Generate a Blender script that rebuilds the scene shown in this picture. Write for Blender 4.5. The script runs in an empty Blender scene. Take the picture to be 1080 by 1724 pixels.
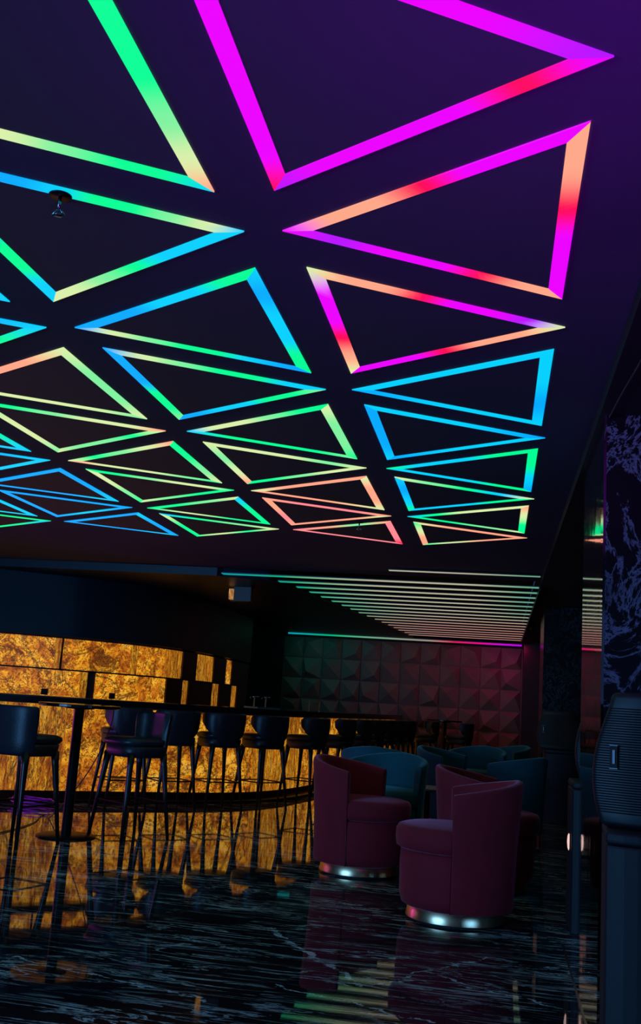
import bpy, bmesh, math, random
from mathutils import Vector, Matrix, noise as mnoise
random.seed(7)
S = bpy.context.scene
C = S.collection
PI = math.pi

# ------------------------------------------------------------------ camera
cam = bpy.data.cameras.new('camera'); co = bpy.data.objects.new('camera', cam); C.objects.link(co)
cam.sensor_fit = 'VERTICAL'; cam.sensor_height = 24.0; cam.lens = 1700.0/1724.0*24.0
cam.clip_start = 0.05; cam.clip_end = 200
rx = Vector((0.98377246, 0.16703947, 0.06549482)); ux = Vector((-0.03203132, -0.195661, 0.98014834))
fx = Vector((-0.17653824, 0.96634082, 0.18713541))
co.matrix_world = Matrix(((rx.x, ux.x, -fx.x, 0), (rx.y, ux.y, -fx.y, 0), (rx.z, ux.z, -fx.z, 1.2), (0, 0, 0, 1)))
S.camera = co
# ------------------------------------------------------------------ world, view
w = bpy.data.worlds.new('world'); S.world = w; w.use_nodes = True
bg = w.node_tree.nodes['Background']; bg.inputs[0].default_value = (0.16, 0.36, 1.0, 1); bg.inputs[1].default_value = 0.075
S.view_settings.view_transform = 'Standard'; S.view_settings.look = 'None'
S.view_settings.exposure = 0.0; S.view_settings.gamma = 1.0; S.view_settings.use_curve_mapping = False
# daylight falling in through the open entrance behind the camera
def area(name, loc, aim, sx, sy, col, power, spread=180):
    l = bpy.data.lights.new(name, 'AREA'); l.shape = 'RECTANGLE'; l.size = sx; l.size_y = sy; l.color = col; l.energy = power; l.spread = math.radians(spread)
    o = bpy.data.objects.new(name, l); C.objects.link(o); o.location = loc
    o.rotation_euler = (Vector(aim)-Vector(loc)).to_track_quat('-Z', 'Y').to_euler(); return o
area('entrance_daylight', (-7.2, -3.4, 1.3), (-2.0, 5, 0.8), 5.0, 2.0, (0.14, 0.46, 1.0), 420)
area('violet_ceiling_fill', (0.4, 0.1, 0.3), (0.35, 2.0, 2.79), 0.4, 0.3, (0.55, 0.0, 0.85), 14, 70)  # added out of view to tint and lift the dark ceiling
area('purple_floor_light', (-5.9, 8.8, 0.45), (-4.4, 9.6, 0.2), 0.3, 0.3, (0.75, 0.02, 1.0), 9)
# added fills strengthening the cove glow on the far relief wall, no fixtures
area('relief_fill_magenta', (0.15, 20.9, 2.6), (0.15, 21.9, 1.4), 0.8, 0.1, (1.0, 0.02, 0.30), 1.8)
area('relief_fill_red', (-1.5, 20.6, 2.6), (-1.4, 21.9, 1.2), 2.0, 0.1, (1.0, 0.25, 0.22), 1.2)
area('relief_fill_teal', (-3.9, 20.9, 2.6), (-3.9, 21.9, 1.6), 1.2, 0.1, (0.02, 0.75, 0.65), 1.0)

# ------------------------------------------------------------------ materials
def srgb(r, g, b):
    f = lambda c: c/12.92 if c <= 0.04045 else ((c+0.055)/1.055)**2.4
    return (f(r/255), f(g/255), f(b/255), 1)
def newmat(name):
    m = bpy.data.materials.new(name); m.use_nodes = True
    nt = m.node_tree; return m, nt, nt.nodes['Principled BSDF']
def simple(name, col, rough=0.5, metal=0.0, spec=0.5, sheen=0.0, sheencol=None, bump=0, bscale=60, var=0.0, vscale=6):
    m, nt, b = newmat(name)
    b.inputs['Base Color'].default_value = col; b.inputs['Roughness'].default_value = rough
    b.inputs['Metallic'].default_value = metal; b.inputs['Specular IOR Level'].default_value = spec
    if sheen:
        b.inputs['Sheen Weight'].default_value = sheen; b.inputs['Sheen Roughness'].default_value = 0.35
        if sheencol: b.inputs['Sheen Tint'].default_value = sheencol
    tc = nt.nodes.new('ShaderNodeTexCoord')
    if var:
        n = nt.nodes.new('ShaderNodeTexNoise'); n.inputs['Scale'].default_value = vscale; n.inputs['Detail'].default_value = 4
        nt.links.new(tc.outputs['Object'], n.inputs['Vector'])
        mx = nt.nodes.new('ShaderNodeMix'); mx.data_type = 'RGBA'
        mx.inputs[6].default_value = tuple(c*(1-var) for c in col[:3])+(1,); mx.inputs[7].default_value = tuple(min(1, c*(1+var)) for c in col[:3])+(1,)
        nt.links.new(n.outputs['Fac'], mx.inputs[0]); nt.links.new(mx.outputs[2], b.inputs['Base Color'])
    if bump:
        n = nt.nodes.new('ShaderNodeTexNoise'); n.inputs['Scale'].default_value = bscale; n.inputs['Detail'].default_value = 3
        nt.links.new(tc.outputs['Object'], n.inputs['Vector'])
        bp = nt.nodes.new('ShaderNodeBump'); bp.inputs['Strength'].default_value = bump; bp.inputs['Distance'].default_value = 0.01
        nt.links.new(n.outputs['Fac'], bp.inputs['Height']); nt.links.new(bp.outputs['Normal'], b.inputs['Normal'])
    return m
def ramp(nt, src, stops):
    r = nt.nodes.new('ShaderNodeValToRGB'); e = r.color_ramp.elements
    while len(e) < len(stops): e.new(0.5)
    for el, (p, c) in zip(e, stops):
        el.position = p; el.color = c if len(c) == 4 else (*c, 1)
    nt.links.new(src, r.inputs[0]); return r
def mapping(nt, out='Object', scale=(1, 1, 1), rot=(0, 0, 0)):
    tc = nt.nodes.new('ShaderNodeTexCoord'); mp = nt.nodes.new('ShaderNodeMapping')
    mp.inputs['Scale'].default_value = scale; mp.inputs['Rotation'].default_value = rot
    nt.links.new(tc.outputs[out], mp.inputs[0]); return mp.outputs[0]
def noise(nt, vec, scale, detail=4, rough=0.5, dist=0.0):
    n = nt.nodes.new('ShaderNodeTexNoise'); n.inputs['Scale'].default_value = scale; n.inputs['Detail'].default_value = detail
    n.inputs['Roughness'].default_value = rough; n.inputs['Distortion'].default_value = dist
    nt.links.new(vec, n.inputs['Vector']); return n.outputs['Fac']
def mth(nt, op, a, b=None):
    n = nt.nodes.new('ShaderNodeMath'); n.operation = op
    for i, v in enumerate((a, b)):
        if v is None: continue
        if isinstance(v, (int, float)): n.inputs[i].default_value = v
        else: nt.links.new(v, n.inputs[i])
    return n.outputs[0]
def mixc(nt, fac, a, b, mode='MIX'):
    n = nt.nodes.new('ShaderNodeMix'); n.data_type = 'RGBA'; n.blend_type = mode
    for i, v in ((0, fac), (6, a), (7, b)):
        if isinstance(v, (int, float, tuple)): n.inputs[i].default_value = v
        else: nt.links.new(v, n.inputs[i])
    return n.outputs[2]

# floor: polished black marble with thin pale streaks, tile joints
def marble_floor():
    m, nt, b = newmat('black_marble_floor')
    v = mapping(nt, rot=(0, 0, math.radians(12)), scale=(0.55, 3.6, 1))
    n1 = noise(nt, v, 2.6, 8, 0.62, 0.9)
    l1 = mth(nt, 'ABSOLUTE', mth(nt, 'SUBTRACT', n1, 0.5))
    r1 = ramp(nt, l1, [(0.0, (1, 1, 1)), (0.008, (1, 1, 1)), (0.018, (0, 0, 0))])
    v2 = mapping(nt, rot=(0, 0, math.radians(5)), scale=(0.75, 4.2, 1))
    n2 = noise(nt, v2, 3.4, 5, 0.62, 0.7)
    r2 = ramp(nt, n2, [(0.60, (0, 0, 0)), (0.625, (0.55, 0.55, 0.55)), (0.70, (1, 1, 1))])
    v3 = mapping(nt, scale=(0.7, 1.6, 1)); n3 = noise(nt, v3, 1.6, 4)
    mask = ramp(nt, n3, [(0.40, (0.12, 0.12, 0.12)), (0.60, (1, 1, 1))])
    f = mth(nt, 'MAXIMUM', mth(nt, 'MULTIPLY', r1.outputs[0], 1.0), mth(nt, 'MULTIPLY', r2.outputs[0], 0.9))
    f = mth(nt, 'MULTIPLY', f, mask.outputs[0])
    base = mixc(nt, n3, srgb(20, 25, 34), srgb(40, 38, 44))
    # a few long pale veins of their own
    tcv = nt.nodes.new('ShaderNodeTexCoord')
    wob = mth(nt, 'MULTIPLY', mth(nt, 'SUBTRACT', noise(nt, mapping(nt), 5.0, 5, 0.65), 0.5), 0.22)
    brk = ramp(nt, noise(nt, mapping(nt, scale=(1, 2.2, 1)), 11.0, 4, 0.6), [(0.44, (0, 0, 0)), (0.52, (1, 1, 1))]).outputs[0]
    for (xa, ya, xb, yb, wd) in ((-1.18, 5.66, -0.55, 4.74, 0.016), (-0.55, 4.72, 0.02, 5.55, 0.007), (-0.30, 5.10, 0.36, 4.72, 0.008), (-2.1, 4.55, -1.1, 4.25, 0.010), (-0.9, 4.6, -0.2, 4.3, 0.007)):
        L = math.hypot(xb-xa, yb-ya); mp = nt.nodes.new('ShaderNodeMapping'); mp.vector_type = 'TEXTURE'
        mp.inputs['Location'].default_value = (xa, ya, 0); mp.inputs['Rotation'].default_value = (0, 0, math.atan2(yb-ya, xb-xa))
        nt.links.new(tcv.outputs['Object'], mp.inputs[0]); sp = nt.nodes.new('ShaderNodeSeparateXYZ'); nt.links.new(mp.outputs[0], sp.inputs[0])
        dy = mth(nt, 'ABSOLUTE', mth(nt, 'ADD', sp.outputs['Y'], wob))
        on = mth(nt, 'MULTIPLY', mth(nt, 'LESS_THAN', dy, wd), mth(nt, 'MULTIPLY', mth(nt, 'GREATER_THAN', sp.outputs['X'], 0.0), mth(nt, 'LESS_THAN', sp.outputs['X'], L)))
        f = mth(nt, 'MAXIMUM', f, mth(nt, 'MULTIPLY', on, brk))
    col = mixc(nt, f, base, srgb(238, 246, 250))
    # joints
    tc = nt.nodes.new('ShaderNodeTexCoord'); br = nt.nodes.new('ShaderNodeTexBrick'); br.offset = 0.0
    br.inputs['Scale'].default_value = 1.0; br.inputs['Mortar Size'].default_value = 0.0025; br.inputs['Brick Width'].default_value = 1.2; br.inputs['Row Height'].default_value = 1.2
    br.inputs['Mortar Smooth'].default_value = 0.3
    nt.links.new(tc.outputs['Object'], br.inputs['Vector'])
    col = mixc(nt, mth(nt, 'MULTIPLY', br.outputs['Fac'], 0.35), col, srgb(90, 90, 100))
    nt.links.new(col, b.inputs['Base Color'])
    b.inputs['Roughness'].default_value = 0.022; b.inputs['IOR'].default_value = 1.62
    bv = mapping(nt, rot=(0, 0, math.radians(6)), scale=(1.2, 7, 1))
    bn = noise(nt, bv, 3.0, 5, 0.55)
    bp = nt.nodes.new('ShaderNodeBump'); bp.inputs['Strength'].default_value = 0.005; bp.inputs['Distance'].default_value = 0.01
    nt.links.new(mth(nt, 'ADD', bn, mth(nt, 'MULTIPLY', f, 0.1)), bp.inputs['Height']); nt.links.new(bp.outputs['Normal'], b.inputs['Normal'])
    return m
# backlit onyx: gives off amber light through dark veins
def onyx(name, strength, seed=0.0, stretch=(1, 1, 1)):
    m, nt, b = newmat(name)
    v = mapping(nt, scale=stretch)
    mp = v.node; mp.inputs['Location'].default_value = (seed, seed*1.7, seed*0.6)
    n0 = noise(nt, v, 6.0, 6, 0.6, 0.6)
    n1 = noise(nt, v, 17.0, 3, 0.55, 1.0)
    l1 = mth(nt, 'ABSOLUTE', mth(nt, 'SUBTRACT', n1, 0.5))
    vein = ramp(nt, l1, [(0.0, (0, 0, 0)), (0.018, (0.15, 0.15, 0.15)), (0.055, (1, 1, 1))])
    n2 = noise(nt, v, 2.0, 5, 0.6, 1.2)
    l2 = mth(nt, 'ABSOLUTE', mth(nt, 'SUBTRACT', n2, 0.47))
    big = ramp(nt, l2, [(0.0, (0.12, 0.12, 0.12)), (0.015, (0.5, 0.5, 0.5)), (0.035, (1, 1, 1))])
    body = ramp(nt, n0, [(0.30, srgb(130, 58, 12)), (0.44, srgb(198, 112, 22)), (0.57, srgb(236, 164, 36)), (0.75, srgb(244, 186, 80))])
    vd = mixc(nt, vein.outputs[0], srgb(96, 44, 16), body.outputs[0])
    col = mixc(nt, big.outputs[0], srgb(60, 26, 12), vd)
    b.inputs['Base Color'].default_value = (0.05, 0.025, 0.01, 1); b.inputs['Roughness'].default_value = 0.35
    nt.links.new(col, b.inputs['Emission Color']); b.inputs['Emission Strength'].default_value = strength
    return m
def led(name, strength):
    m, nt, b = newmat(name)
    a = nt.nodes.new('ShaderNodeVertexColor'); a.layer_name = 'led'
    b.inputs['Base Color'].default_value = (0.02, 0.02, 0.02, 1); b.inputs['Roughness'].default_value = 0.6
    nt.links.new(a.outputs['Color'], b.inputs['Emission Color']); b.inputs['Emission Strength'].default_value = strength
    return m
def vein_marble(name, c0, c1, sc=2.2):
    m, nt, b = newmat(name)
    v = mapping(nt, scale=(1, 1, 0.8))
    n1 = noise(nt, v, sc, 8, 0.7, 0.7)
    l1 = mth(nt, 'ABSOLUTE', mth(nt, 'SUBTRACT', n1, 0.52))
    r1 = ramp(nt, l1, [(0.0, (1, 1, 1)), (0.010, (0.6, 0.6, 0.6)), (0.028, (0, 0, 0))])
    n2 = noise(nt, v, 1.2, 3); ms = ramp(nt, n2, [(0.38, (0.05, 0.05, 0.05)), (0.62, (1, 1, 1))])
    col = mixc(nt, mth(nt, 'MULTIPLY', r1.outputs[0], ms.outputs[0]), c0, c1)
    nt.links.new(col, b.inputs['Base Color']); b.inputs['Roughness'].default_value = 0.22
    return m
def mirror_mat():
    m, nt, b = newmat('smoked_mirror')
    b.inputs['Metallic'].default_value = 1.0
    v = mapping(nt, scale=(1, 40, 1.0)); n = noise(nt, v, 2.5, 5, 0.6)
    r = ramp(nt, n, [(0.3, srgb(150, 160, 170)), (0.7, srgb(215, 220, 225))]); nt.links.new(r.outputs[0], b.inputs['Base Color'])
    rr = ramp(nt, n, [(0.45, (0.02, 0.02, 0.02)), (0.75, (0.16, 0.16, 0.16))]); nt.links.new(rr.outputs[0], b.inputs['Roughness'])
    n2 = noise(nt, mapping(nt, scale=(1, 3, 0.8)), 1.5, 3)
    bp = nt.nodes.new('ShaderNodeBump'); bp.inputs['Strength'].default_value = 0.06; bp.inputs['Distance'].default_value = 0.02
    nt.links.new(n2, bp.inputs['Height']); nt.links.new(bp.outputs['Normal'], b.inputs['Normal'])
    return m
M = {}
M['floor'] = marble_floor()
M['ceiling'] = simple('dark_ceiling_paint', srgb(66, 70, 98), 0.75, bump=0.15, bscale=8, var=0.12, vscale=1.2)
M['panel'] = simple('stretched_ceiling_panel', srgb(70, 84, 100), 0.6, var=0.08, vscale=1.5)
M['soffit'] = simple('dark_soffit_paint', srgb(28, 26, 38), 0.7, bump=0.2, bscale=6, var=0.15, vscale=1.5)
M['canopy'] = simple('navy_canopy_lacquer', srgb(22, 34, 52), 0.42, var=0.15, vscale=1.1)
M['wallplain'] = simple('dark_wall_paint', srgb(26, 28, 36), 0.8, var=0.15)
M['geo'] = simple('matt_brown_wall_tile', srgb(150, 120, 112), 0.62, var=0.18, vscale=5)
M['panelred'] = simple('dark_rosewood', srgb(78, 34, 28), 0.4, var=0.25, vscale=9)
M['pier'] = vein_marble('violet_veined_marble', srgb(24, 20, 28), srgb(150, 130, 170), 4.2)
M['pier2'] = vein_marble('grey_veined_marble', srgb(20, 23, 28), srgb(80, 92, 98), 7.0)
M['mirror'] = mirror_mat()
M['onyxA'] = onyx('backlit_onyx', 1.08, 0.0)
M['onyxB'] = onyx('backlit_onyx_front', 0.92, 3.1)
M['onyxC'] = onyx('backlit_onyx_grained', 0.74, 5.3, (3.2, 3.2, 0.6))
M['led'] = led('led_diffuser', 1.15)
M['slat'] = led('led_slat_diffuser', 0.78)
M['cove'] = led('led_cove_strip', 1.1)
M['blackmetal'] = simple('black_metal', srgb(24, 24, 28), 0.38, metal=0.6, bump=0.05)
M['aluprofile'] = simple('dark_aluminium', srgb(70, 72, 78), 0.35, metal=0.9)
M['counter'] = simple('black_stone_counter', srgb(22, 22, 26), 0.16, var=0.25, vscale=12)
M['plinth'] = simple('dark_bronze_plinth', srgb(40, 30, 26), 0.3, metal=0.5)
M['leather'] = simple('navy_leather', srgb(34, 36, 50), 0.42, bump=0.12, bscale=90, var=0.12, vscale=14)
M['leather_pad'] = simple('navy_leather_pad', srgb(40, 42, 56), 0.38, bump=0.12, bscale=90)
M['wood'] = simple('black_stained_wood', srgb(26, 20, 22), 0.34, var=0.2, vscale=20)
M['chrome'] = simple('brushed_steel', srgb(150, 152, 158), 0.22, metal=1.0)
M['velvet'] = simple('burgundy_velvet', srgb(150, 17, 38), 0.85, sheen=0.6, sheencol=(1, 0.35, 0.55, 1), bump=0.25, bscale=40, var=0.22, vscale=7)
M['teal'] = simple('teal_velvet', srgb(10, 88, 104), 0.85, sheen=0.6, sheencol=(0.3, 0.9, 1, 1), bump=0.25, bscale=40, var=0.22, vscale=7)
M['gold'] = simple('polished_brass', srgb(240, 200, 155), 0.30, metal=1.0)
M['shadowgap'] = simple('black_base', srgb(12, 12, 14), 0.6)
M['plastic'] = simple('black_speaker_plastic', srgb(16, 18, 28), 0.5, bump=0.02, bscale=160)
M['brownplastic'] = simple('dark_brown_speaker_plastic', srgb(50, 36, 26), 0.6, bump=0.02, bscale=160)
M['subpaint'] = simple('black_subwoofer_paint', srgb(16, 17, 27), 0.62, bump=0.02, bscale=120)
M['whitepaint'] = simple('pale_badge', srgb(190, 200, 215), 0.4)
M['cable'] = simple('dark_rubber_cable', srgb(50, 50, 60), 0.4)
M['litcable'] = simple('cable_lit_magenta', srgb(190, 30, 215), 0.3)  # purple light falling on the cables is put into their colour
M['tray'] = simple('pale_steel_tray', srgb(120, 150, 165), 0.25, metal=0.7)
M['sock'] = simple('black_socket', srgb(10, 10, 12), 0.5)

# ------------------------------------------------------------------ mesh helpers
def mk(name, bm, mat, parent=None, smooth=False, bevel=0.0, seg=2):
    if bevel:
        bmesh.ops.recalc_face_normals(bm, faces=bm.faces)
    me = bpy.data.meshes.new(name); bmesh.ops.recalc_face_normals(bm, faces=bm.faces); bm.to_mesh(me); bm.free()
    if mat: me.materials.append(mat)
    o = bpy.data.objects.new(name, me); C.objects.link(o)
    if smooth:
        for p in me.polygons: p.use_smooth = True
    if bevel:
        md = o.modifiers.new('bevel', 'BEVEL'); md.width = bevel; md.segments = seg; md.limit_method = 'ANGLE'; md.angle_limit = math.radians(35)
        if smooth: md.harden_normals = False
    if parent: o.parent = parent
    return o
def box(bm, x0, x1, y0, y1, z0, z1, mtx=None):
    vs = [bm.verts.new((x, y, z)) for x in (x0, x1) for y in (y0, y1) for z in (z0, z1)]
    for f in ((0, 1, 3, 2), (4, 6, 7, 5), (0, 4, 5, 1), (2, 3, 7, 6), (0, 2, 6, 4), (1, 5, 7, 3)): bm.faces.new([vs[i] for i in f])
    if mtx: bmesh.ops.transform(bm, matrix=mtx, verts=vs)
    return vs
def prism(bm, pts, z0, z1):
    a = [bm.verts.new((p[0], p[1], z0)) for p in pts]; b = [bm.verts.new((p[0], p[1], z1)) for p in pts]; n = len(pts)
    bm.faces.new(a); bm.faces.new(b[::-1])
    for i in range(n): bm.faces.new((a[i], a[(i+1) % n], b[(i+1) % n], b[i]))
def lathe(bm, prof, n=48, cx=0, cy=0):
    rings = []
    for r, z in prof:
        if r < 1e-5: rings.append([bm.verts.new((cx, cy, z))])
        else: rings.append([bm.verts.new((cx+r*math.cos(2*PI*i/n), cy+r*math.sin(2*PI*i/n), z)) for i in range(n)])
    for a, b in zip(rings, rings[1:]):
        for i in range(n):
            j = (i+1) % n
            if len(a) == 1 and len(b) == 1: continue
            if len(a) == 1: bm.faces.new((a[0], b[j], b[i]))
            elif len(b) == 1: bm.faces.new((a[i], a[j], b[0]))
            else: bm.faces.new((a[i], a[j], b[j], b[i]))
def tube(bm, pts, r, n=8, closed=False, rend=None):
    pts = [Vector(p) for p in pts]; rings = []; N = len(pts); up = None
    for i, p in enumerate(pts):
        if closed: d = pts[(i+1) % N]-pts[i-1]
        else: d = pts[min(i+1, N-1)]-pts[max(i-1, 0)]
        d.normalize()
        ref = Vector((0, 0, 1)) if abs(d.z) < 0.9 else Vector((1, 0, 0))
        if up is not None and up.cross(d).length > 0.1: ref = up
        a = d.cross(ref).normalized(); b = a.cross(d).normalized(); up = b
        rr = r if rend is None else r+(rend-r)*i/(N-1)
        rings.append([bm.verts.new(p+(a*math.cos(2*PI*k/n)+b*math.sin(2*PI*k/n))*rr) for k in range(n)])
    pr = list(zip(rings, rings[1:]))+([(rings[-1], rings[0])] if closed else [])
    for a, b in pr:
        for k in range(n): bm.faces.new((a[k], a[(k+1) % n], b[(k+1) % n], b[k]))
    if not closed: bm.faces.new(rings[0]); bm.faces.new(rings[-1][::-1])
def spline(P, n=10):
    P = [Vector(p) for p in P]; Q = [2*P[0]-P[1]]+P+[2*P[-1]-P[-2]]; out = []
    for i in range(1, len(Q)-2):
        a, b, c, d = Q[i-1:i+3]
        for k in range(n):
            t = k/n; out.append(.5*((2*b)+(-a+c)*t+(2*a-5*b+4*c-d)*t*t+(-a+3*b-3*c+d)*t**3))
    out.append(P[-1]); return out
def thing(name, label, cat, loc=(0, 0, 0), rz=0, group=None):
    o = bpy.data.objects.new(name, None); C.objects.link(o); o.location = loc; o.rotation_euler = (0, 0, rz)
    o.empty_display_size = 0.1; o['label'] = label; o['category'] = cat
    if group: o['group'] = group
    return o
def tag(o, label, cat, group=None):
    o['label'] = label; o['category'] = cat
    if group: o['group'] = group
    return o
def struct(name, bm, mat, **k):
    o = mk(name, bm, mat, **k); o['kind'] = 'structure'; return o
def copy_tree(o, parent=None):
    c = o.copy(); C.objects.link(c)
    if parent: c.parent = parent
    for ch in list(o.children): copy_tree(ch, c)
    return c
def paint(o, fn):
    me = o.data; ca = me.color_attributes.new('led', 'FLOAT_COLOR', 'POINT')
    for i, v in enumerate(me.vertices): ca.data[i].color = (*fn(v.co), 1)

# ------------------------------------------------------------------ setting
ZC = 2.79; YE = 12.07
bm = bmesh.new(); box(bm, -11, 3.0, -4, 22, -0.12, 0); struct('floor', bm, M['floor'])
bm = bmesh.new(); box(bm, -11, 0.47, -4, YE, ZC, ZC+0.2); struct('ceiling', bm, M['ceiling'])
bm = bmesh.new(); box(bm, 0.47, 3.0, -4, 22, 2.715, ZC+0.2); struct('trim_1', bm, M['soffit'])          # lower soffit along the piers
bm = bmesh.new(); box(bm, -11, 0.47, YE, 22, 3.05, 3.2); struct('ceiling_rear', bm, M['wallplain'])
# canopy over the bar, its right edge follows the counter
cedge = [(-3.46, YE), (-3.40, 12.13), (-2.86, 12.35), (-2.72, 12.9), (-2.45, 14.7), (-2.2, 16.6), (-1.95, 18.6), (-1.78, 20.3), (-1.72, 21.2)]
bm = bmesh.new(); prism(bm, [(-11, YE)]+cedge+[(-11, 21.2)], 2.69, 3.05); struct('trim_2', bm, M['canopy'])
bm = bmesh.new(); box(bm, -11.2, -11, -4, 22, 0, 3.2); struct('wall_left', bm, M['wallplain'])
bm = bmesh.new(); box(bm, 3.0, 3.2, -4, 22, 0, 3.2); struct('wall_right', bm, M['wallplain'])
bm = bmesh.new(); box(bm, -11, 3.0, 22, 22.2, 0, 3.2); struct('wall_back_core', bm, M['wallplain'])
# pyramid relief wall at the far end
def relief():
    bm = bmesh.new(); x0, x1, z0, z1, y = -4.6, 0.52, 0.0, 2.64, 21.95
    nx, nz = 12, 6; dx = (x1-x0)/nx; dz = (z1-z0)/nz; rnd = random.Random(3)
    for i in range(nx):
        for j in range(nz):
            a, b, c, d = x0+i*dx+.006, x0+(i+1)*dx-.006, z0+j*dz+.006, z0+(j+1)*dz-.006
            yb = y-0.03
            c4 = [bm.verts.new((a, yb, c)), bm.verts.new((b, yb, c)), bm.verts.new((b, yb, d)), bm.verts.new((a, yb, d))]
            f4 = [bm.verts.new((p.co.x, y, p.co.z)) for p in c4]
            u, v = rnd.choice([(0.25, 0.3), (0.75, 0.3), (0.5, 0.5), (0.3, 0.72), (0.7, 0.7)])
            ap = bm.verts.new((a+(b-a)*u, yb-0.16, c+(d-c)*v))
            for k in range(4):
                bm.faces.new((c4[k], c4[(k+1) % 4], ap)); bm.faces.new((f4[k], f4[(k+1) % 4], c4[(k+1) % 4], c4[k]))
    box(bm, x0-.02, x1+.02, y, 22, z0, z1)
    return bm
struct('wall_back', relief(), M['geo'])
bm = bmesh.new(); box(bm, 0.54, 0.95, 21.0, 22, 0, 2.715); struct('wall_pilaster', bm, simple('dark_red_plaster', srgb(72, 40, 48), 0.7, var=0.15))
# piers on the right: the nearer one has a mirrored side
bm = bmesh.new(); box(bm, 0.505, 3.0, 5.03, 6.19, 0, 2.715); struct('wall_pier_near', bm, M['pier'])
bm = bmesh.new(); box(bm, 0.493, 0.505, 5.03, 6.19, 0, 2.715); tag(mk('mirror_panel', bm, M['mirror']), 'tall narrow smoked mirror on the side of the marble pier at the right', 'mirror')
bm = bmesh.new(); box(bm, 0.62, 3.0, 14.1, 15.2, 0, 2.715); struct('wall_pier_far', bm, M['pier2'])
bm = bmesh.new(); box(bm, 0.398, 0.408, 4.2, 6.0, 0, 0.004); struct('trim_4', bm, M['chrome'])

# ------------------------------------------------------------------ triangular ceiling lights
COL = {'G': srgb(0, 238, 140), 'C': srgb(0, 196, 240), 'B': srgb(0, 160, 250), 'N': srgb(120, 228, 150), 'Y': srgb(205, 226, 160),
       'S': srgb(250, 158, 128), 'R': srgb(248, 8, 78), 'M': srgb(222, 0, 250), 'V': srgb(170, 20, 255), 'P': srgb(250, 130, 140)}
U0, V0, W_, A_, P_, B_, S_ = -0.7413, 1.4479, 0.9439, 0.9746, 1.1407, 1.1971, 1.7077
DV = [-0.034, -0.015, 0.023, 0.024, 0.023, 0.011, -0.001, -0.006, -0.026]
TRI = {  # (row of triangles from the right, place from the camera): base, near side, far side
 (0,1): ('MMMMMR', 'MMMV', 'VMMMRM'), (0,2): ('SSRMMM', 'MMMRSSM', 'SSRMMVM'), (0,3): ('YMMRSY', 'YSSRMMVY', 'MMMRSSY'),
 (0,4): ('CCBC', 'CCC', 'CCB'), (0,5): ('BBBC', 'CCB', 'BCC'), (0,6): ('GGCB', 'GGCCG', 'GGCCC'), (0,7): ('CBCG', 'YNGCY', 'CCCGG'),
 (0,8): ('SYGG', 'YYYGC', 'YNGG'), (0,9): ('GYSS', 'YSSS', 'GYSS'),
 (-1,1): ('GGGGNYS', 'GGYY', 'CGGNYYGG'), (-1,2): ('GGBBGGCC', 'GGBBCGGNYC', 'YYNGCCC'), (-1,3): ('CBCCGG', 'GGCCBBB', 'BBCGGNYB'),
 (-1,4): ('BBBGGN', 'BYNGGCC', 'BBCCGGN'), (-1,5): ('YNNG', 'GGNYYC', 'NGGGC'), (-1,6): ('YNYS', 'YYYNY', 'GGNYY'),
 (-1,7): ('YSSY', 'SSSY', 'YSS'), (-1,8): ('SSPS', 'SPPS', 'SSSY'), (-1,9): ('PPPR', 'SNSP', 'PPP'),
 (-2,2): ('CCCC', 'CC', 'CC'), (-2,3): ('CCGG', 'CCBC', 'CGGC'), (-2,4): ('YNNY', 'YSSS', 'NYYY'), (-2,5): ('GYYN', 'GGNYYS', 'YNNGY'),
 (-2,6): ('GGNY', 'SYNGY', 'GNYYS'), (-2,7): ('YYNG', 'GGNYYG', 'YNGG'), (-2,8): ('CGG', 'YNGG', 'GGYG'), (-2,9): ('YGG', 'CGNY', 'GYGY'),
 (-3,5): ('GGC', 'CC', 'CB'), (-3,6): ('CCC', 'CBC', 'CCC'), (-3,7): ('BBC', 'BBB', 'CBB'), (-3,8): ('BBB', 'BBB', 'BCB'),
 (-3,9): ('CBB', 'BBB', 'CBB'), (-4,8): ('CC', 'GG', 'CG'), (-4,9): ('CC', 'CGG', 'GGC')}
CN = {'G': 'green', 'C': 'cyan', 'B': 'blue', 'N': 'mint', 'Y': 'cream', 'S': 'salmon', 'R': 'red', 'M': 'magenta', 'V': 'violet', 'P': 'pink'}
ORD = ['', 'nearest', 'second', 'third', 'fourth', 'fifth', 'sixth', 'seventh', 'eighth', 'ninth']
ROWN = {0: 'right-hand row', -1: 'second row from the right', -2: 'third row from the right', -3: 'fourth row from the right', -4: 'leftmost row'}
BW = 0.056
def strip_color(codes, t):
    n = len(codes)
    if n == 1: return COL[codes[0]][:3]
    x = min(max(t, 0), 0.9999)*(n-1); i = int(x); f = x-i; f = f*f*(3-2*f)
    a, b = COL[codes[i]], COL[codes[i+1]]; return tuple(a[k]*(1-f)+b[k]*f for k in range(3))
def light_bar(parent, P, Q, Pi, Qi, codes):
    """one mitred diffuser between outer corners P-Q and inner corners Pi-Qi"""
    n = 40; bm = bmesh.new(); prev = None; z0, z1 = 2.785, 2.79
    ts = []
    for i in range(n+1):
        t = i/n; ring = [bm.verts.new((*p, z)) for p, z in ((P.lerp(Q, t), z0), (Pi.lerp(Qi, t), z0), (Pi.lerp(Qi, t), z1), (P.lerp(Q, t), z1))]
        ts.append((t, ring))
        if prev:
            for k in range(4): bm.faces.new((prev[k], prev[(k+1) % 4], ring[(k+1) % 4], ring[k]))
        prev = ring
    bm.faces.new(ts[0][1]); bm.faces.new(ts[-1][1][::-1])
    o = mk('light_bar', bm, M['led'], parent)
    d = (Q-P); L2 = d.length_squared
    paint(o, lambda c: strip_color(codes, (Vector((c.x, c.y))-P).dot(d)/L2))
def isect(p, d, q, e):
    den = d.x*e.y-d.y*e.x; s = ((q.x-p.x)*e.y-(q.y-p.y)*e.x)/den; return p+d*s
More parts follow.
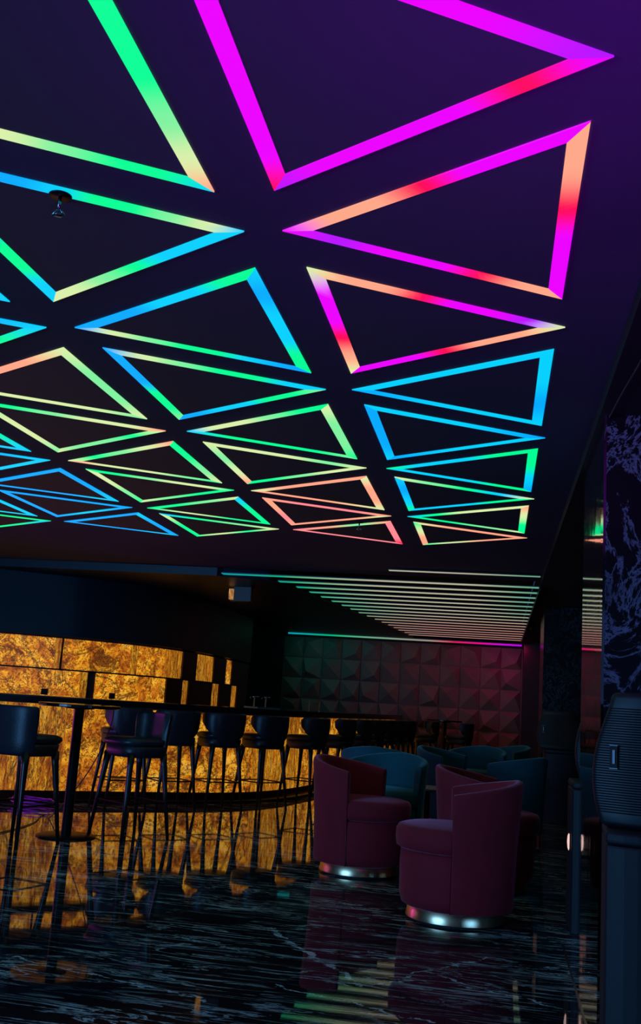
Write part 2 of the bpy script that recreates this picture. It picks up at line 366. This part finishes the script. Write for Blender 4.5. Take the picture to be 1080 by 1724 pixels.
cnt = {}
for (k, j), codes in sorted(TRI.items(), key=lambda a: (-a[0][0], a[0][1])):
    cnt[k] = cnt.get(k, 0)+1
    vc = V0+j*S_/2+DV[j-1]; ub = U0+k*P_
    lb = (j+k) % 2 == 1
    if lb: T = [Vector((ub, vc-B_/2)), Vector((ub, vc+B_/2)), Vector((ub+A_, vc))]
    else: T = [Vector((ub+W_, vc-B_/2)), Vector((ub+W_, vc+B_/2)), Vector((ub+W_-A_, vc))]
    cen = (T[0]+T[1]+T[2])/3
    loc = Vector((cen.x, cen.y, 0)); T = [t-cen for t in T]
    E = []
    for a, b in ((0, 1), (1, 2), (2, 0)):
        d = (T[b]-T[a]).normalized(); nrm = Vector((-d.y, d.x))
        if nrm.dot(-T[a]) < 0: nrm = -nrm
        E.append((T[a]+nrm*BW, d))
    I = [isect(*E[2], *E[0]), isect(*E[0], *E[1]), isect(*E[1], *E[2])]
    seen = []
    for c in ''.join(codes):
        if CN[c] not in seen: seen.append(CN[c])
    cols = ' and '.join(sorted(seen, key=lambda s: -sum(CN[c] == s for c in ''.join(codes)))[:2])
    side = 'point to the right' if lb else 'point to the left'
    root = thing('triangular_ceiling_light', '%s triangular ceiling light, %s in the %s' % (cols, ORD[cnt[k]], ROWN[k]), 'ceiling light', loc,
                 group='triangular ceiling lights')
    light_bar(root, T[0], T[1], I[0], I[1], codes[0]); light_bar(root, T[0], T[2], I[0], I[2], codes[1]); light_bar(root, T[1], T[2], I[1], I[2], codes[2])
    bm = bmesh.new(); prism(bm, [(p.x, p.y) for p in I], 2.7865, 2.79); mk('inner_panel', bm, M['panel'], root)

# ------------------------------------------------------------------ LED slats on the lower ceiling
lx = [-3.36, -2.76, -2.63, -2.55, -2.48, -2.41, -2.34, -2.28, -2.22, -2.15, -2.08, -2.02, -1.96, -1.91, -1.87, -1.80, -1.76]
def slat_cols(x, y):
    t = (x+3.4)/3.8; g = srgb(70, 176, 140); c = srgb(0, 168, 178); w = srgb(196, 190, 162); r = srgb(205, 120, 110)
    lerp = lambda a, b, f: tuple(a[k]*(1-f)+b[k]*f for k in range(3))
    f = min(1, max(0, (x-(-2.6+0.04*(y-12)))/1.1))
    base = lerp(c, srgb(20, 190, 130), min(1, max(0, (x+3.3)/0.8))); base = lerp(base, w, f)
    if x > -0.3: base = lerp(base, g, min(0.8, (x+0.3)*1.3)*(1-min(1, max(0, (y-14)/3))))
    if y > 15.5: base = lerp(base, r, min(0.75, (y-15.5)/3.5))
    return base
SN = ['first', 'second', 'third', 'fourth', 'fifth', 'sixth', 'seventh', 'eighth', 'ninth', 'tenth', 'eleventh', 'twelfth', 'thirteenth', 'fourteenth', 'fifteenth', 'sixteenth', 'seventeenth', 'eighteenth']
slats = [(11.45, -1.25, 2.76)]+[(11.97+0.53*i, lx[i], 2.70) for i in range(len(lx))]
for i, (y, x0, z) in enumerate(slats):
    x1 = 0.45 if z > 2.72 else 0.46+0.02*(y-12) if False else 0.455
    t = thing('ceiling_light_slat', 'horizontal lit slat under the far ceiling, %s counted from the camera' % SN[i], 'ceiling light', (0, y, 0), 0, 'lit slats of the far ceiling')
    hw = 0.04 if i == 0 else 0.062
    bm = bmesh.new(); box(bm, x0, x1, -hw-.003, hw+.003, z+0.004, z+0.016); mk('housing', bm, M['aluprofile'], t)
    bm = bmesh.new(); n = 40
    for a in range(n): box(bm, x0+(x1-x0)*a/n, x0+(x1-x0)*(a+1)/n, -hw, hw, z, z+0.004)
    bmesh.ops.remove_doubles(bm, verts=bm.verts, dist=1e-4)
    o = mk('diffuser', bm, M['slat'], t); paint(o, lambda c, y=y: slat_cols(c.x, y))
bm = bmesh.new(); box(bm, 0.458, 0.478, 11.9, 20.9, 2.66, 2.712); struct('trim_3', bm, M['aluprofile'])
# cove strip over the relief wall
bm = bmesh.new(); n = 60
for a in range(n): box(bm, -4.45+4.95*a/n, -4.45+4.95*(a+1)/n, 21.45, 21.50, 2.66, 2.69)
bmesh.ops.remove_doubles(bm, verts=bm.verts, dist=1e-4)
t = thing('cove_light', 'long light strip running along the top of the pyramid relief wall', 'light strip')
o = mk('diffuser', bm, M['cove'], t)
def cove(c):
    st = [(-4.45, srgb(0, 150, 170)), (-3.4, srgb(0, 170, 110)), (-2.4, srgb(110, 150, 120)), (-1.4, srgb(150, 130, 120)), (-0.9, srgb(210, 20, 70)), (-0.4, srgb(225, 0, 130)), (0.1, srgb(190, 0, 210)), (0.6, srgb(170, 0, 230))]
    for (a, ca), (b, cb) in zip(st, st[1:]):
        if c.x <= b:
            f = max(0, (c.x-a)/(b-a)); return tuple(ca[k]*(1-f)+cb[k]*f for k in range(3))
    return st[-1][1][:3]
paint(o, cove)
bm = bmesh.new(); box(bm, -4.5, 0.5, 21.44, 21.51, 2.69, 2.71); mk('housing', bm, M['aluprofile'], t)

# ------------------------------------------------------------------ bar
def arc(P):
    s = [0]
    for a, b in zip(P, P[1:]): s.append(s[-1]+(b-a).length)
    return s
def at(P, s, d):
    d = min(max(d, 0), s[-1]-1e-6)
    for i in range(len(s)-1):
        if s[i+1] >= d:
            f = (d-s[i])/(s[i+1]-s[i]); t = (P[i+1]-P[i]).normalized(); return P[i].lerp(P[i+1], f), Vector((t.y, -t.x))
def ribbon(P, s, d0, d1, z0, z1, o0, o1, step=0.12):
    """solid following the curve, from offset o0 to o1 towards the room"""
    bm = bmesh.new(); n = max(1, int((d1-d0)/step)); prev = None
    for i in range(n+1):
        p, nn = at(P, s, d0+(d1-d0)*i/n)
        ring = [bm.verts.new((*(p+nn*o), z)) for o, z in ((o0, z0), (o1, z0), (o1, z1), (o0, z1))]
        if prev:
            for k in range(4): bm.faces.new((prev[k], prev[(k+1) % 4], ring[(k+1) % 4], ring[k]))
        else: bm.faces.new(ring)
        prev = ring
    bm.faces.new(prev[::-1]); return bm
BF = [Vector((p.x, p.y)) for p in spline([(-8.2, 7.3, 0), (-6.4, 8.93, 0), (-5.03, 10.16, 0), (-3.85, 11.2, 0), (-3.05, 12.0, 0), (-2.65, 12.95, 0), (-2.42, 14.4, 0), (-2.2, 16, 0), (-1.95, 18, 0), (-1.85, 19.5, 0)], 12)]
BS = arc(BF)
bar = thing('bar_counter', 'long curved bar with backlit amber onyx front and black counter top', 'bar')
mk('plinth', ribbon(BF, BS, 0, BS[-1], 0, 0.11, -0.5, -0.06), M['plinth'], bar)
mk('bar_core', ribbon(BF, BS, 0, BS[-1], 0.11, 1.02, -0.5, -0.03), M['blackmetal'], bar)
d = 0.0; i = 0
while d < BS[-1]-0.1:
    e = min(d+1.22, BS[-1])
    mk('onyx_panel', ribbon(BF, BS, d+0.004, e-0.004, 0.115, 1.015, -0.03, 0.0), M['onyxB'] if i % 3 else M['onyxC'], bar); d = e; i += 1
mk('counter_top', ribbon(BF, BS, 0, BS[-1], 1.02, 1.10, -0.62, 0.13), M['counter'], bar, bevel=0.006)
mk('counter_edge', ribbon(BF, BS, 0, BS[-1], 1.088, 1.102, 0.128, 0.136), M['aluprofile'], bar)
mk('foot_ledge', ribbon(BF, BS, 0, BS[-1], 0.0, 0.03, -0.06, 0.12), M['plinth'], bar)

# back bar wall with staggered backlit blocks
BB = [Vector((p.x, p.y)) for p in spline([(-9.5, 10.9, 0), (-8.0, 11.55, 0), (-6.44, 12.5, 0), (-5.35, 13.3, 0), (-4.85, 14.1, 0), (-4.62, 15.2, 0), (-4.56, 16.8, 0), (-4.58, 18.6, 0)], 24)]
SB = arc(BB)
bb = thing('back_bar', 'curved wall behind the bar built of staggered backlit onyx and dark wood blocks', 'back bar')
mk('core', ribbon(BB, SB, 0, SB[-1], 0, 1.88, -0.5, -0.03), M['wallplain'], bb)
mk('header', ribbon(BB, SB, 0, SB[-1], 1.88, 2.69, -0.5, 0.04), M['canopy'], bb)
mk('base_cabinet', ribbon(BB, SB, 0, SB[-1], 0, 0.88, -0.03, 0.35), M['blackmetal'], bb)
up = [(0.2, 1.9, 'A'), (1.92, 3.1, 'A'), (3.12, 4.17, 'A'), (4.17, 4.25, 'C'), (4.28, 5.28, 'A'), (5.28, 5.40, 'C'), (5.43, 6.0, 'A'), (6.0, 6.49, 'C'), (6.49, 7.02, 'W'), (7.02, 7.86, 'C'), (7.86, 8.6, 'W'), (8.6, 9.0, 'A'), (9.0, 10.28, 'W')]
lo = [(0.2, 1.2, 'A'), (1.22, 3.0, 'A'), (3.02, 4.55, 'A'), (4.55, 4.65, 'C'), (4.77, 6.06, 'A'), (6.06, 6.55, 'W'), (6.55, 6.76, 'C'), (6.76, 7.86, 'W'), (7.86, 8.27, 'C'), (8.27, 9.08, 'W'), (9.08, 9.48, 'C'), (9.48, 10.28, 'W')]
for lst, z0, z1 in ((up, 1.445, 1.85), (lo, 0.90, 1.425)):
    for a, b, kd in lst:
        if kd == 'W': mk('wood_block', ribbon(BB, SB, a+.004, b-.004, z0, z1, -0.03, 0.02), M['panelred'], bb)
        else: mk('onyx_block', ribbon(BB, SB, a+.002, b-.002, z0, z1, -0.03, 0.0), M['onyxA'] if kd == 'A' else M['onyxC'], bb)
mk('shelf_edge', ribbon(BB, SB, 0, SB[-1], 1.425, 1.445, -0.03, 0.03), M['blackmetal'], bb)
for dd, lab in ((4.09, 'small black socket plate on the lit onyx above the high table'), (5.03, 'small black socket plate on the lit onyx right of the table pole')):
    p, n = at(BB, SB, dd); o = mk('socket_plate', ribbon(BB, SB, dd-0.045, dd+0.045, 1.09, 1.17, 0.0, 0.012, 0.03), M['sock'])
    tag(o, lab, 'socket')
# small lit niche under the canopy
nn = thing('wall_niche_light', 'small amber lit block beside a dark wood box high above the bar end', 'light', (-3.56, 13.2, 0))
bm = bmesh.new(); box(bm, -0.035, 0.03, 0, 0.1, 2.52, 2.66); mk('onyx_block', bm, M['onyxC'], nn)
bm = bmesh.new(); box(bm, 0.035, 0.27, 0, 0.12, 2.50, 2.69); mk('wood_box', bm, M['panelred'], nn)
bm = bmesh.new(); box(bm, -0.04, 0.27, 0.1, 0.14, 2.50, 2.69); mk('back_plate', bm, M['blackmetal'], nn)

# taps and tray on the counter
def tap(loc, rz, lab):
    t = thing('beer_tap', lab, 'tap', loc, rz, 'taps on the bar counter')
    bm = bmesh.new(); lathe(bm, [(0, 0), (0.03, 0), (0.03, 0.008), (0.010, 0.014), (0.010, 0.14), (0, 0.14)], 16); mk('column', bm, M['chrome'], t, smooth=True, bevel=0.001)
    bm = bmesh.new(); tube(bm, [(-0.055, 0, 0.145), (0.055, 0, 0.145)], 0.009, 10); tube(bm, [(-0.05, 0, 0.15), (-0.055, 0, 0.115)], 0.006, 8); mk('spout', bm, M['chrome'], t, smooth=True)
for (x, y, rz, lab) in ((-3.02, 12.75, 0.2, 'thin steel tap on the counter, leftmost of four'), (-2.87, 12.75, 0.2, 'thin steel tap on the counter above the pale tray, second from the left'),
                        (-2.62, 14.5, 1.2, 'thin steel tap further along the counter, third from the left'), (-2.54, 14.9, 1.2, 'thin steel tap farthest along the counter')):
    tap((x, y, 1.10), rz, lab)
t = thing('bar_tray', 'shallow pale steel tray on the counter below the first taps', 'tray', (-2.83, 12.40, 1.103), 1.0)
bm = bmesh.new(); box(bm, -0.2, 0.2, -0.12, 0.12, 0, 0.006); mk('bottom', bm, M['tray'], t, bevel=0.002)
bm = bmesh.new()
for q in ((-0.2, 0.2, -0.12, -0.112), (-0.2, 0.2, 0.112, 0.12), (-0.2, -0.192, -0.112, 0.112), (0.192, 0.2, -0.112, 0.112)): box(bm, *q, 0.006, 0.022)
mk('rim', bm, M['tray'], t)

# ------------------------------------------------------------------ bar stools
def make_stool(name, label, loc, rz, group, wing=True):
    """faces +X, backrest at -X"""
    t = thing(name, label, 'bar stool', loc, rz, group)
    n = 40
    def sq(a, rx_, ry_, e=3.4):
        c, s = math.cos(a), math.sin(a); k = (abs(c)**e+abs(s)**e)**(-1/e); return c*k*rx_, s*k*ry_
    def stack(prof, dx=0.0):
        bm = bmesh.new(); rings = []
        for z, rr in prof: rings.append([bm.verts.new((dx+sq(2*PI*i/n, rr, rr*1.03)[0], sq(2*PI*i/n, rr, rr*1.03)[1], z)) for i in range(n)])
        for a, b in zip(rings, rings[1:]):
            for i in range(n): bm.faces.new((a[i], a[(i+1) % n], b[(i+1) % n], b[i]))
        bm.faces.new(rings[0]); bm.faces.new(rings[-1][::-1]); return bm
    mk('seat_shell', stack(((0.665, 0.185), (0.67, 0.205), (0.70, 0.218), (0.755, 0.224), (0.765, 0.20))), M['leather'], t, smooth=True)
    mk('seat_cushion', stack(((0.758, 0.18), (0.762, 0.215), (0.785, 0.232), (0.81, 0.226), (0.825, 0.19), (0.83, 0.10)), 0.02), M['leather_pad'], t, smooth=True)
    bm = bmesh.new(); n2 = 28; prev = None
    if wing: prof = [(0.70, 0.0, 0.42), (0.76, 0.012, 0.48), (0.81, 0.024, 0.66), (0.86, 0.030, 0.90), (0.93, 0.036, 1.06), (1.0, 0.038, 1.08), (1.03, 0.036, 1.0), (1.042, 0.030, 0.92)]
    else: prof = [(0.675, -0.01, 0.72), (0.70, 0.0, 0.80), (0.78, 0.006, 0.84), (0.86, 0.012, 0.84), (0.95, 0.018, 0.84), (1.01, 0.022, 0.83), (1.035, 0.020, 0.80), (1.042, 0.014, 0.76)]
    for i in range(n2+1):
        u = -1+2*i/n2; ro, ri = [], []
        for z, fl, sp in prof:
            ang = PI+u*sp*1.22; r0 = 0.228+fl
            x, y = sq(ang, r0, r0*1.03, 3.0); ro.append((x, y, z)); x, y = sq(ang, r0-0.045, (r0-0.045)*1.03, 3.0); ri.append((x, y, z))
        ring = [bm.verts.new(p) for p in ro+ri[::-1]]; m_ = len(ring)
        if prev:
            for k in range(m_): bm.faces.new((prev[k], prev[(k+1) % m_], ring[(k+1) % m_], ring[k]))
        else: bm.faces.new(ring)
        prev = ring
    bm.faces.new(prev[::-1]); mk('backrest', bm, M['leather'], t, smooth=True, bevel=0.01)
    for sx in (1, -1):
        for sy in (1, -1):
            bm = bmesh.new(); tube(bm, [(sx*0.165, sy*0.165, 0.70), (sx*0.175, sy*0.175, 0.6), (sx*0.195, sy*0.195, 0.4), (sx*0.235, sy*0.235, 0.0)], 0.034, 10, rend=0.014); mk('leg', bm, M['wood'], t, smooth=True)
    q = 0.205; bm = bmesh.new(); tube(bm, [(q, q, 0.30), (-q, q, 0.30), (-q, -q, 0.30), (q, -q, 0.30)], 0.008, 6, closed=True); mk('footrest', bm, M['blackmetal'], t)
    return t
st0 = make_stool('bar_stool', 'dark bar stool left of the high table pole, its back to the camera', (-3.62, 7.62, 0), math.radians(74), 'bar stools', False)
st1 = make_stool('bar_stool', 'dark bar stool at the counter partly behind the stool right of the table pole', (-3.86, 10.45, 0), math.radians(132), 'bar stools')
st1.scale = (0.95, 0.95, 1.0)
def stool(lab, x, y, deg, src=None):
    c = copy_tree(src or st1); c.location = (x, y, 0); c.rotation_euler = (0, 0, math.radians(deg)); c['label'] = lab; return c
stool('dark bar stool just right of the high table pole, seat turned to the left', -3.0, 8.45, 236, st0)
rest = [(-3.44, 10.83, 132), (-3.02, 11.2, 133), (-2.62, 11.65, 144), (-2.25, 12.4, 160), (-2.03, 13.3, 171), (-1.91, 14.2, 172), (-1.81, 14.95, 172), (-1.71, 15.65, 172), (-1.62, 16.35, 172), (-1.53, 17.1, 172)]
names = ['dark bar stool at the lit counter, second from the left of the counter row', 'dark bar stool at the lit counter, third from the left of the counter row',
         'dark bar stool at the lit counter, fourth from the left of the counter row', 'dark bar stool left of the burgundy armchair, fifth of the counter row', 'dark bar stool above the burgundy armchair back, sixth of the counter row',
         'dark bar stool further along the counter, seventh of the row', 'dark bar stool further along the counter, eighth of the row', 'dark bar stool further along the counter, ninth of the row', 'dark bar stool near the counter end, tenth of the row', 'dark bar stool at the counter end, eleventh and farthest of the row']
for (x, y, a), lb in zip(rest, names): stool(lb, x, y, a)
stool('bar stool standing before the relief wall, left of two by the far table', -1.22, 18.3, 200)
stool('bar stool standing before the relief wall, right of two by the far table', -0.62, 18.6, 168)

# high tables
def high_table(label, loc, half, rz=0):
    t = thing('high_table', label, 'table', loc, rz)
    bm = bmesh.new(); lathe(bm, [(0, 1.045), (half-0.01, 1.045), (half, 1.05), (half, 1.068), (half-0.004, 1.072), (0, 1.072)], 64); mk('tabletop', bm, M['counter'], t, bevel=0.001)
    bm = bmesh.new(); lathe(bm, [(0, 0.02), (0.042, 0.02), (0.042, 1.03), (0.12, 1.035), (0.12, 1.045), (0, 1.045)], 32); mk('pole', bm, M['blackmetal'], t, smooth=True, bevel=0.002)
    bm = bmesh.new(); lathe(bm, [(0, 0), (0.24, 0), (0.245, 0.006), (0.23, 0.014), (0.08, 0.024), (0, 0.026)], 64); mk('base_plate', bm, M['blackmetal'], t, smooth=True, bevel=0.001)
    return t
high_table('high black table with one pole and a round foot plate among the stools', (-3.45, 8.21, 0), 0.34)
high_table('high table standing at the far end by the relief wall', (-0.92, 19.3, 0), 0.33)

# ------------------------------------------------------------------ tub armchairs
def make_armchair(label, loc, rz, mat, group):
    """faces +X"""
    t = thing('tub_armchair', label, 'armchair', loc, rz, group)
    bm = bmesh.new(); lathe(bm, [(0, 0.0), (0.27, 0.0), (0.27, 0.012), (0, 0.012)], 64); mk('base_disc', bm, M['shadowgap'], t)
    bm = bmesh.new(); lathe(bm, [(0.2, 0.012), (0.294, 0.012), (0.280, 0.078), (0.2, 0.078)], 72); mk('plinth_ring', bm, M['gold'], t, smooth=True, bevel=0.002)
    bm = bmesh.new(); lathe(bm, [(0, 0.078), (0.30, 0.078), (0.322, 0.09), (0.336, 0.14), (0.341, 0.3), (0.338, 0.385), (0.322, 0.398), (0, 0.398)], 72); mk('seat_base', bm, mat, t, smooth=True)
    bm = bmesh.new(); lathe(bm, [(0, 0.399), (0.325, 0.399), (0.345, 0.41), (0.352, 0.45), (0.350, 0.505), (0.336, 0.528), (0.30, 0.538), (0.15, 0.548), (0, 0.55)], 72, 0.02); mk('seat_cushion', bm, mat, t, smooth=True)
    bm = bmesh.new(); n = 56; prev = None
    for i in range(n+1):
        u = -1+2*i/n; ang = PI+u*math.radians(96); H = 0.83-0.09*abs(u)**1.4
        th = 0.062
        def R(z): return 0.342+0.008*min(1, z/0.35)+max(0, z-0.3)**1.2*0.085
        pts = [(R(0.085)-0.02, 0.085), (R(0.1), 0.10), (R(0.25), 0.25), (R(0.42), 0.42), (R(0.6), 0.60), (R(H-0.03), H-0.03), (R(H)-0.008, H-0.007), (R(H)-th/2, H), (R(H)-th+0.008, H-0.007), (R(H-.03)-th, H-0.03), (R(0.6)-th, 0.6), (R(0.42)-th*0.8, 0.42), (0.342, 0.40), (0.342, 0.085)]
        ring = [bm.verts.new((r*math.cos(ang), r*math.sin(ang), z)) for r, z in pts]; k_ = len(ring)
        if prev:
            for k in range(k_): bm.faces.new((prev[k], prev[(k+1) % k_], ring[(k+1) % k_], ring[k]))
        else: bm.faces.new(ring)
        prev = ring
    bm.faces.new(prev[::-1]); mk('backrest', bm, mat, t, smooth=True, bevel=0.008)
    return t
g1 = 'burgundy tub armchairs'; g2 = 'teal tub armchairs'
red = make_armchair('burgundy velvet tub armchair nearest the camera, its back turned to the right wall', (-0.2, 6.42, 0), math.radians(183), M['velvet'], g1)
c = copy_tree(red); c.location = (-0.96, 7.80, 0); c.rotation_euler = (0, 0, math.radians(-16)); c['label'] = 'burgundy velvet tub armchair on the left, next to the bar stools'
c = copy_tree(red); c.location = (-0.03, 7.66, 0); c.rotation_euler = (0, 0, math.radians(-5)); c['label'] = 'burgundy velvet tub armchair mostly hidden behind the nearest armchair'
tl = make_armchair('teal velvet tub armchair right behind the left burgundy armchair, open towards the camera', (-0.93, 8.95, 0), math.radians(-112), M['teal'], g2)
for x, y, a, lb in ((-1.17, 10.6, 90, 'teal velvet tub armchair with only its back rim showing above the other teal one'),
                    (-0.46, 11.6, -20, 'teal velvet tub armchair in the middle, left one of the dark right-hand cluster'),
                    (-0.22, 12.9, 250, 'teal velvet tub armchair between the middle one and the one by the far speaker'),
                    (0.16, 10.75, 150, 'teal velvet tub armchair nearest the far speaker stack'),
                    (0.12, 14.6, 210, 'farthest teal velvet tub armchair at the right edge of the relief wall')):
    c = copy_tree(tl); c.location = (x, y, 0); c.rotation_euler = (0, 0, math.radians(a)); c['label'] = lb
# low table between the armchairs
t = thing('side_table', 'low round table with a pale rim between the teal armchairs', 'table', (-0.60, 9.75, 0))
bm = bmesh.new(); lathe(bm, [(0, 0.49), (0.25, 0.49), (0.26, 0.495), (0.26, 0.51), (0.25, 0.515), (0, 0.515)], 48); mk('tabletop', bm, M['tray'], t, bevel=0.001)
bm = bmesh.new(); lathe(bm, [(0, 0.0), (0.17, 0), (0.17, 0.012), (0.03, 0.02), (0.03, 0.49), (0, 0.49)], 32); mk('pedestal', bm, M['counter'], t, smooth=True, bevel=0.002)

# ------------------------------------------------------------------ loudspeakers
def loudspeaker(label, loc, rz, mat, w_=0.46, d_=0.34, h_=0.46):
    """front grille faces -Y, origin under the cabinet"""
    t = thing('loudspeaker', label, 'speaker', loc, rz)
    bm = bmesh.new(); prof = []
    N = 10
    for i in range(N+1):
        f = i/N; z = h_*f; b = math.sin(PI*f)*0.03
        prof.append((z, w_/2-0.012+0.024*math.sin(PI*min(1, f*1.15))-0.05*f**2.2-0.02*(1-f)**6))
    prev = None
    for z, hw in prof:
        ring = [bm.verts.new(p) for p in ((-hw, -d_/2+0.02, z), (-hw*0.55, -d_/2-0.012, z), (hw*0.55, -d_/2-0.012, z), (hw, -d_/2+0.02, z), (hw*0.96, 0.0, z), (hw*0.6, d_/2, z), (-hw*0.6, d_/2, z), (-hw*0.96, 0.0, z))]
        if prev:
            for k in range(8): bm.faces.new((prev[k], prev[(k+1) % 8], ring[(k+1) % 8], ring[k]))
        else: bm.faces.new(ring)
        prev = ring
    bm.faces.new(prev[::-1]); mk('cabinet', bm, mat, t, bevel=0.02, seg=4, smooth=True)
    # perforated-look grille of thin horizontal bars
    bm = bmesh.new(); z = 0.05
    while z < h_-0.05:
        f = z/h_; hw = (w_/2-0.012+0.024*math.sin(PI*min(1, f*1.15))-0.05*f**2.2-0.02*(1-f)**6)*0.97
        for a, b_ in (((-hw, -d_/2+0.018), (-hw*0.57, -d_/2-0.0125)), ((-hw*0.57, -d_/2-0.0125), (hw*0.57, -d_/2-0.0125)), ((hw*0.57, -d_/2-0.0125), (hw, -d_/2+0.018))):
            tube(bm, [(a[0], a[1], z), (b_[0], b_[1], z)], 0.0022, 4)
        z += 0.0085
    mk('grille', bm, mat, t)
    bm = bmesh.new(); bx = -w_/2+0.072; box(bm, bx-0.013, bx+0.012, -d_/2-0.014, -d_/2+0.012, 0.195, 0.275)
    b_ = mk('badge', bm, M['sock'], t)
    for q in ((bx-0.004, bx+0.004, 0.212, 0.258), (bx-0.014, bx+0.013, 0.272, 0.275), (bx-0.014, bx+0.013, 0.195, 0.198)):
        bm = bmesh.new(); box(bm, q[0], q[1], -d_/2-0.017, -d_/2-0.014, q[2], q[3]); mk('badge_mark', bm, M['whitepaint'], b_)
    return t
def subwoofer(label, loc, rz, w_=0.40, d_=0.46, h_=0.86):
    t = thing('subwoofer', label, 'subwoofer', loc, rz)
    pts = []
    for i in range(13):
        a = PI+PI*i/12; pts.append((math.cos(a)*w_/2, -d_/2+0.06+math.sin(a)*0.05))
    pts += [(w_/2, d_/2), (-w_/2, d_/2)]
    bm = bmesh.new(); prism(bm, pts, 0.0, h_-0.05); mk('cabinet', bm, M['subpaint'], t, bevel=0.008)
    bm = bmesh.new(); prism(bm, [(x*1.0, y) for x, y in pts], h_-0.05, h_-0.006); mk('top_cap', bm, M['subpaint'], t, bevel=0.016, seg=4)
    return t
subwoofer('tall black subwoofer at the right edge in front of the marble pier', (0.585, 3.76, 0), math.radians(-4))
loudspeaker('large black loudspeaker on the subwoofer at the right edge', (0.635, 3.84, 0.856), math.radians(-10), M['plastic'], 0.54, 0.38, 0.455)
subwoofer('black subwoofer just behind the mirrored pier, only its left side showing', (0.665, 6.50, 0), 0)
loudspeaker('black loudspeaker behind the mirrored pier, a sliver of it showing', (0.73, 6.50, 0.856), 0, M['plastic'], 0.50, 0.36, 0.46)
subwoofer('black subwoofer in the far right corner beside the teal armchairs', (0.80, 12.95, 0), 0)
loudspeaker('dark brown loudspeaker on the far subwoofer before the veined pier', (0.76, 12.95, 0.856), 0, M['brownplastic'], 0.50, 0.36, 0.46)

# ------------------------------------------------------------------ small things
def cable(name, pts, r, mat, lab):
    bm = bmesh.new(); tube(bm, spline(pts, 8), r, 6); o = mk(name, bm, mat, None, smooth=True); return tag(o, lab, 'cable')
cable('table_cable', [(-3.30, 8.30, 1.08), (-3.28, 8.56, 1.03), (-3.36, 8.62, 0.75), (-3.55, 8.75, 0.45), (-3.85, 9.0, 0.15), (-4.05, 9.2, 0.006), (-4.19, 9.35, 0.006), (-4.0, 8.75, 0.006), (-3.95, 8.04, 0.006), (-4.1, 7.5, 0.006)], 0.005, M['cable'],
      'dark cable hanging from the high table and running over the floor to the left')
def coil(loc, r, n, lab, seed):
    rnd = random.Random(seed); pts = []
    for i in range(n*14):
        a = 2*PI*i/14; rr = r*(1+0.16*math.sin(a*0.37+seed)); pts.append((loc[0]+rr*math.cos(a)*1.3+rnd.uniform(-.008, .008), loc[1]+rr*math.sin(a), 0.007+0.012*i/14+0.02*abs(math.sin(a*1.3))))
    bm = bmesh.new(); tube(bm, pts, 0.005, 5); o = mk('cable_coil', bm, M['litcable'], None, smooth=True); tag(o, lab, 'cable')
coil((-4.60, 10.02), 0.17, 5, 'coil of cable lit magenta on the floor before the bar, right one', 2)
coil((-5.02, 9.72), 0.11, 4, 'coil of cable lit magenta on the floor before the bar, at the left edge', 5)
cable('ceiling_cable', [(0.50, 3.3, 2.71), (0.545, 3.6, 2.705), (0.56, 4.1, 2.705), (0.53, 4.7, 2.705), (0.51, 5.3, 2.705), (0.50, 6.0, 2.705)], 0.006, M['cable'], 'thin dark cable taped along the soffit right of the ceiling lights')
def sprinkler(x, y, z, lab):
    t = thing('sprinkler', lab, 'sprinkler', (x, y, z), 0, 'ceiling sprinklers')
    bm = bmesh.new(); lathe(bm, [(0, -0.003), (0.036, -0.003), (0.038, 0.0), (0, 0.0)][::-1], 24); mk('escutcheon', bm, M['aluprofile'], t, smooth=True)
    bm = bmesh.new(); tube(bm, [(0, 0, -0.003), (0, 0, -0.05)], 0.006, 8); tube(bm, [(0, 0, -0.045), (0.022, 0, -0.07)], 0.004, 6); tube(bm, [(0, 0, -0.045), (-0.022, 0, -0.07)], 0.004, 6); mk('frame', bm, M['chrome'], t, smooth=True)
    bm = bmesh.new(); lathe(bm, [(0, -0.074), (0.014, -0.072), (0.014, -0.069), (0, -0.069)], 16); mk('deflector', bm, M['chrome'], t, smooth=True)
sprinkler(-1.46, 2.86, 2.784, 'steel sprinkler hanging inside the cyan triangle at the upper left')
sprinkler(-1.22, 8.60, 2.784, 'tiny sprinkler by the last row of pink triangles')
sprinkler(-0.71, 12.72, 3.05, 'tiny sprinkler between the nearer lit slats')
sprinkler(-0.66, 16.9, 3.05, 'tiny sprinkler between the farther lit slats')
t = thing('security_camera', 'small dark dome camera under the soffit at the right end of the slats', 'camera', (0.56, 17.0, 2.715))
bm = bmesh.new(); lathe(bm, [(0, 0), (0.05, 0), (0.055, -0.03), (0.05, -0.05), (0, -0.05)], 24); mk('housing', bm, M['blackmetal'], t, smooth=True)
bm = bmesh.new(); lathe(bm, [(0.043, -0.05), (0.04, -0.075), (0.022, -0.095), (0, -0.1)], 24); mk('dome', bm, M['counter'], t, smooth=True)

# pale patch of light by the rear subwoofer, imitated by an added glowing shape
t = thing('light_patch', 'small pale pink light patch, made as a glowing shape, beside the rear subwoofer', 'light', (0.455, 6.42, 0.50))
bm = bmesh.new(); lathe(bm, [(0, -0.05), (0.006, -0.036), (0.010, 0.0), (0.007, 0.036), (0, 0.05)], 16); lens = mk('lens', bm, led('patch_glow', 1.0), t, smooth=True)  # glowing body of the light patch, no real lens
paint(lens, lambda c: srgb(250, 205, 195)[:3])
bm = bmesh.new(); box(bm, 0.004, 0.013, -0.012, 0.012, -0.045, 0.045); mk('patch_holder', bm, M['blackmetal'], t)  # only joins the added glowing shape to the subwoofer
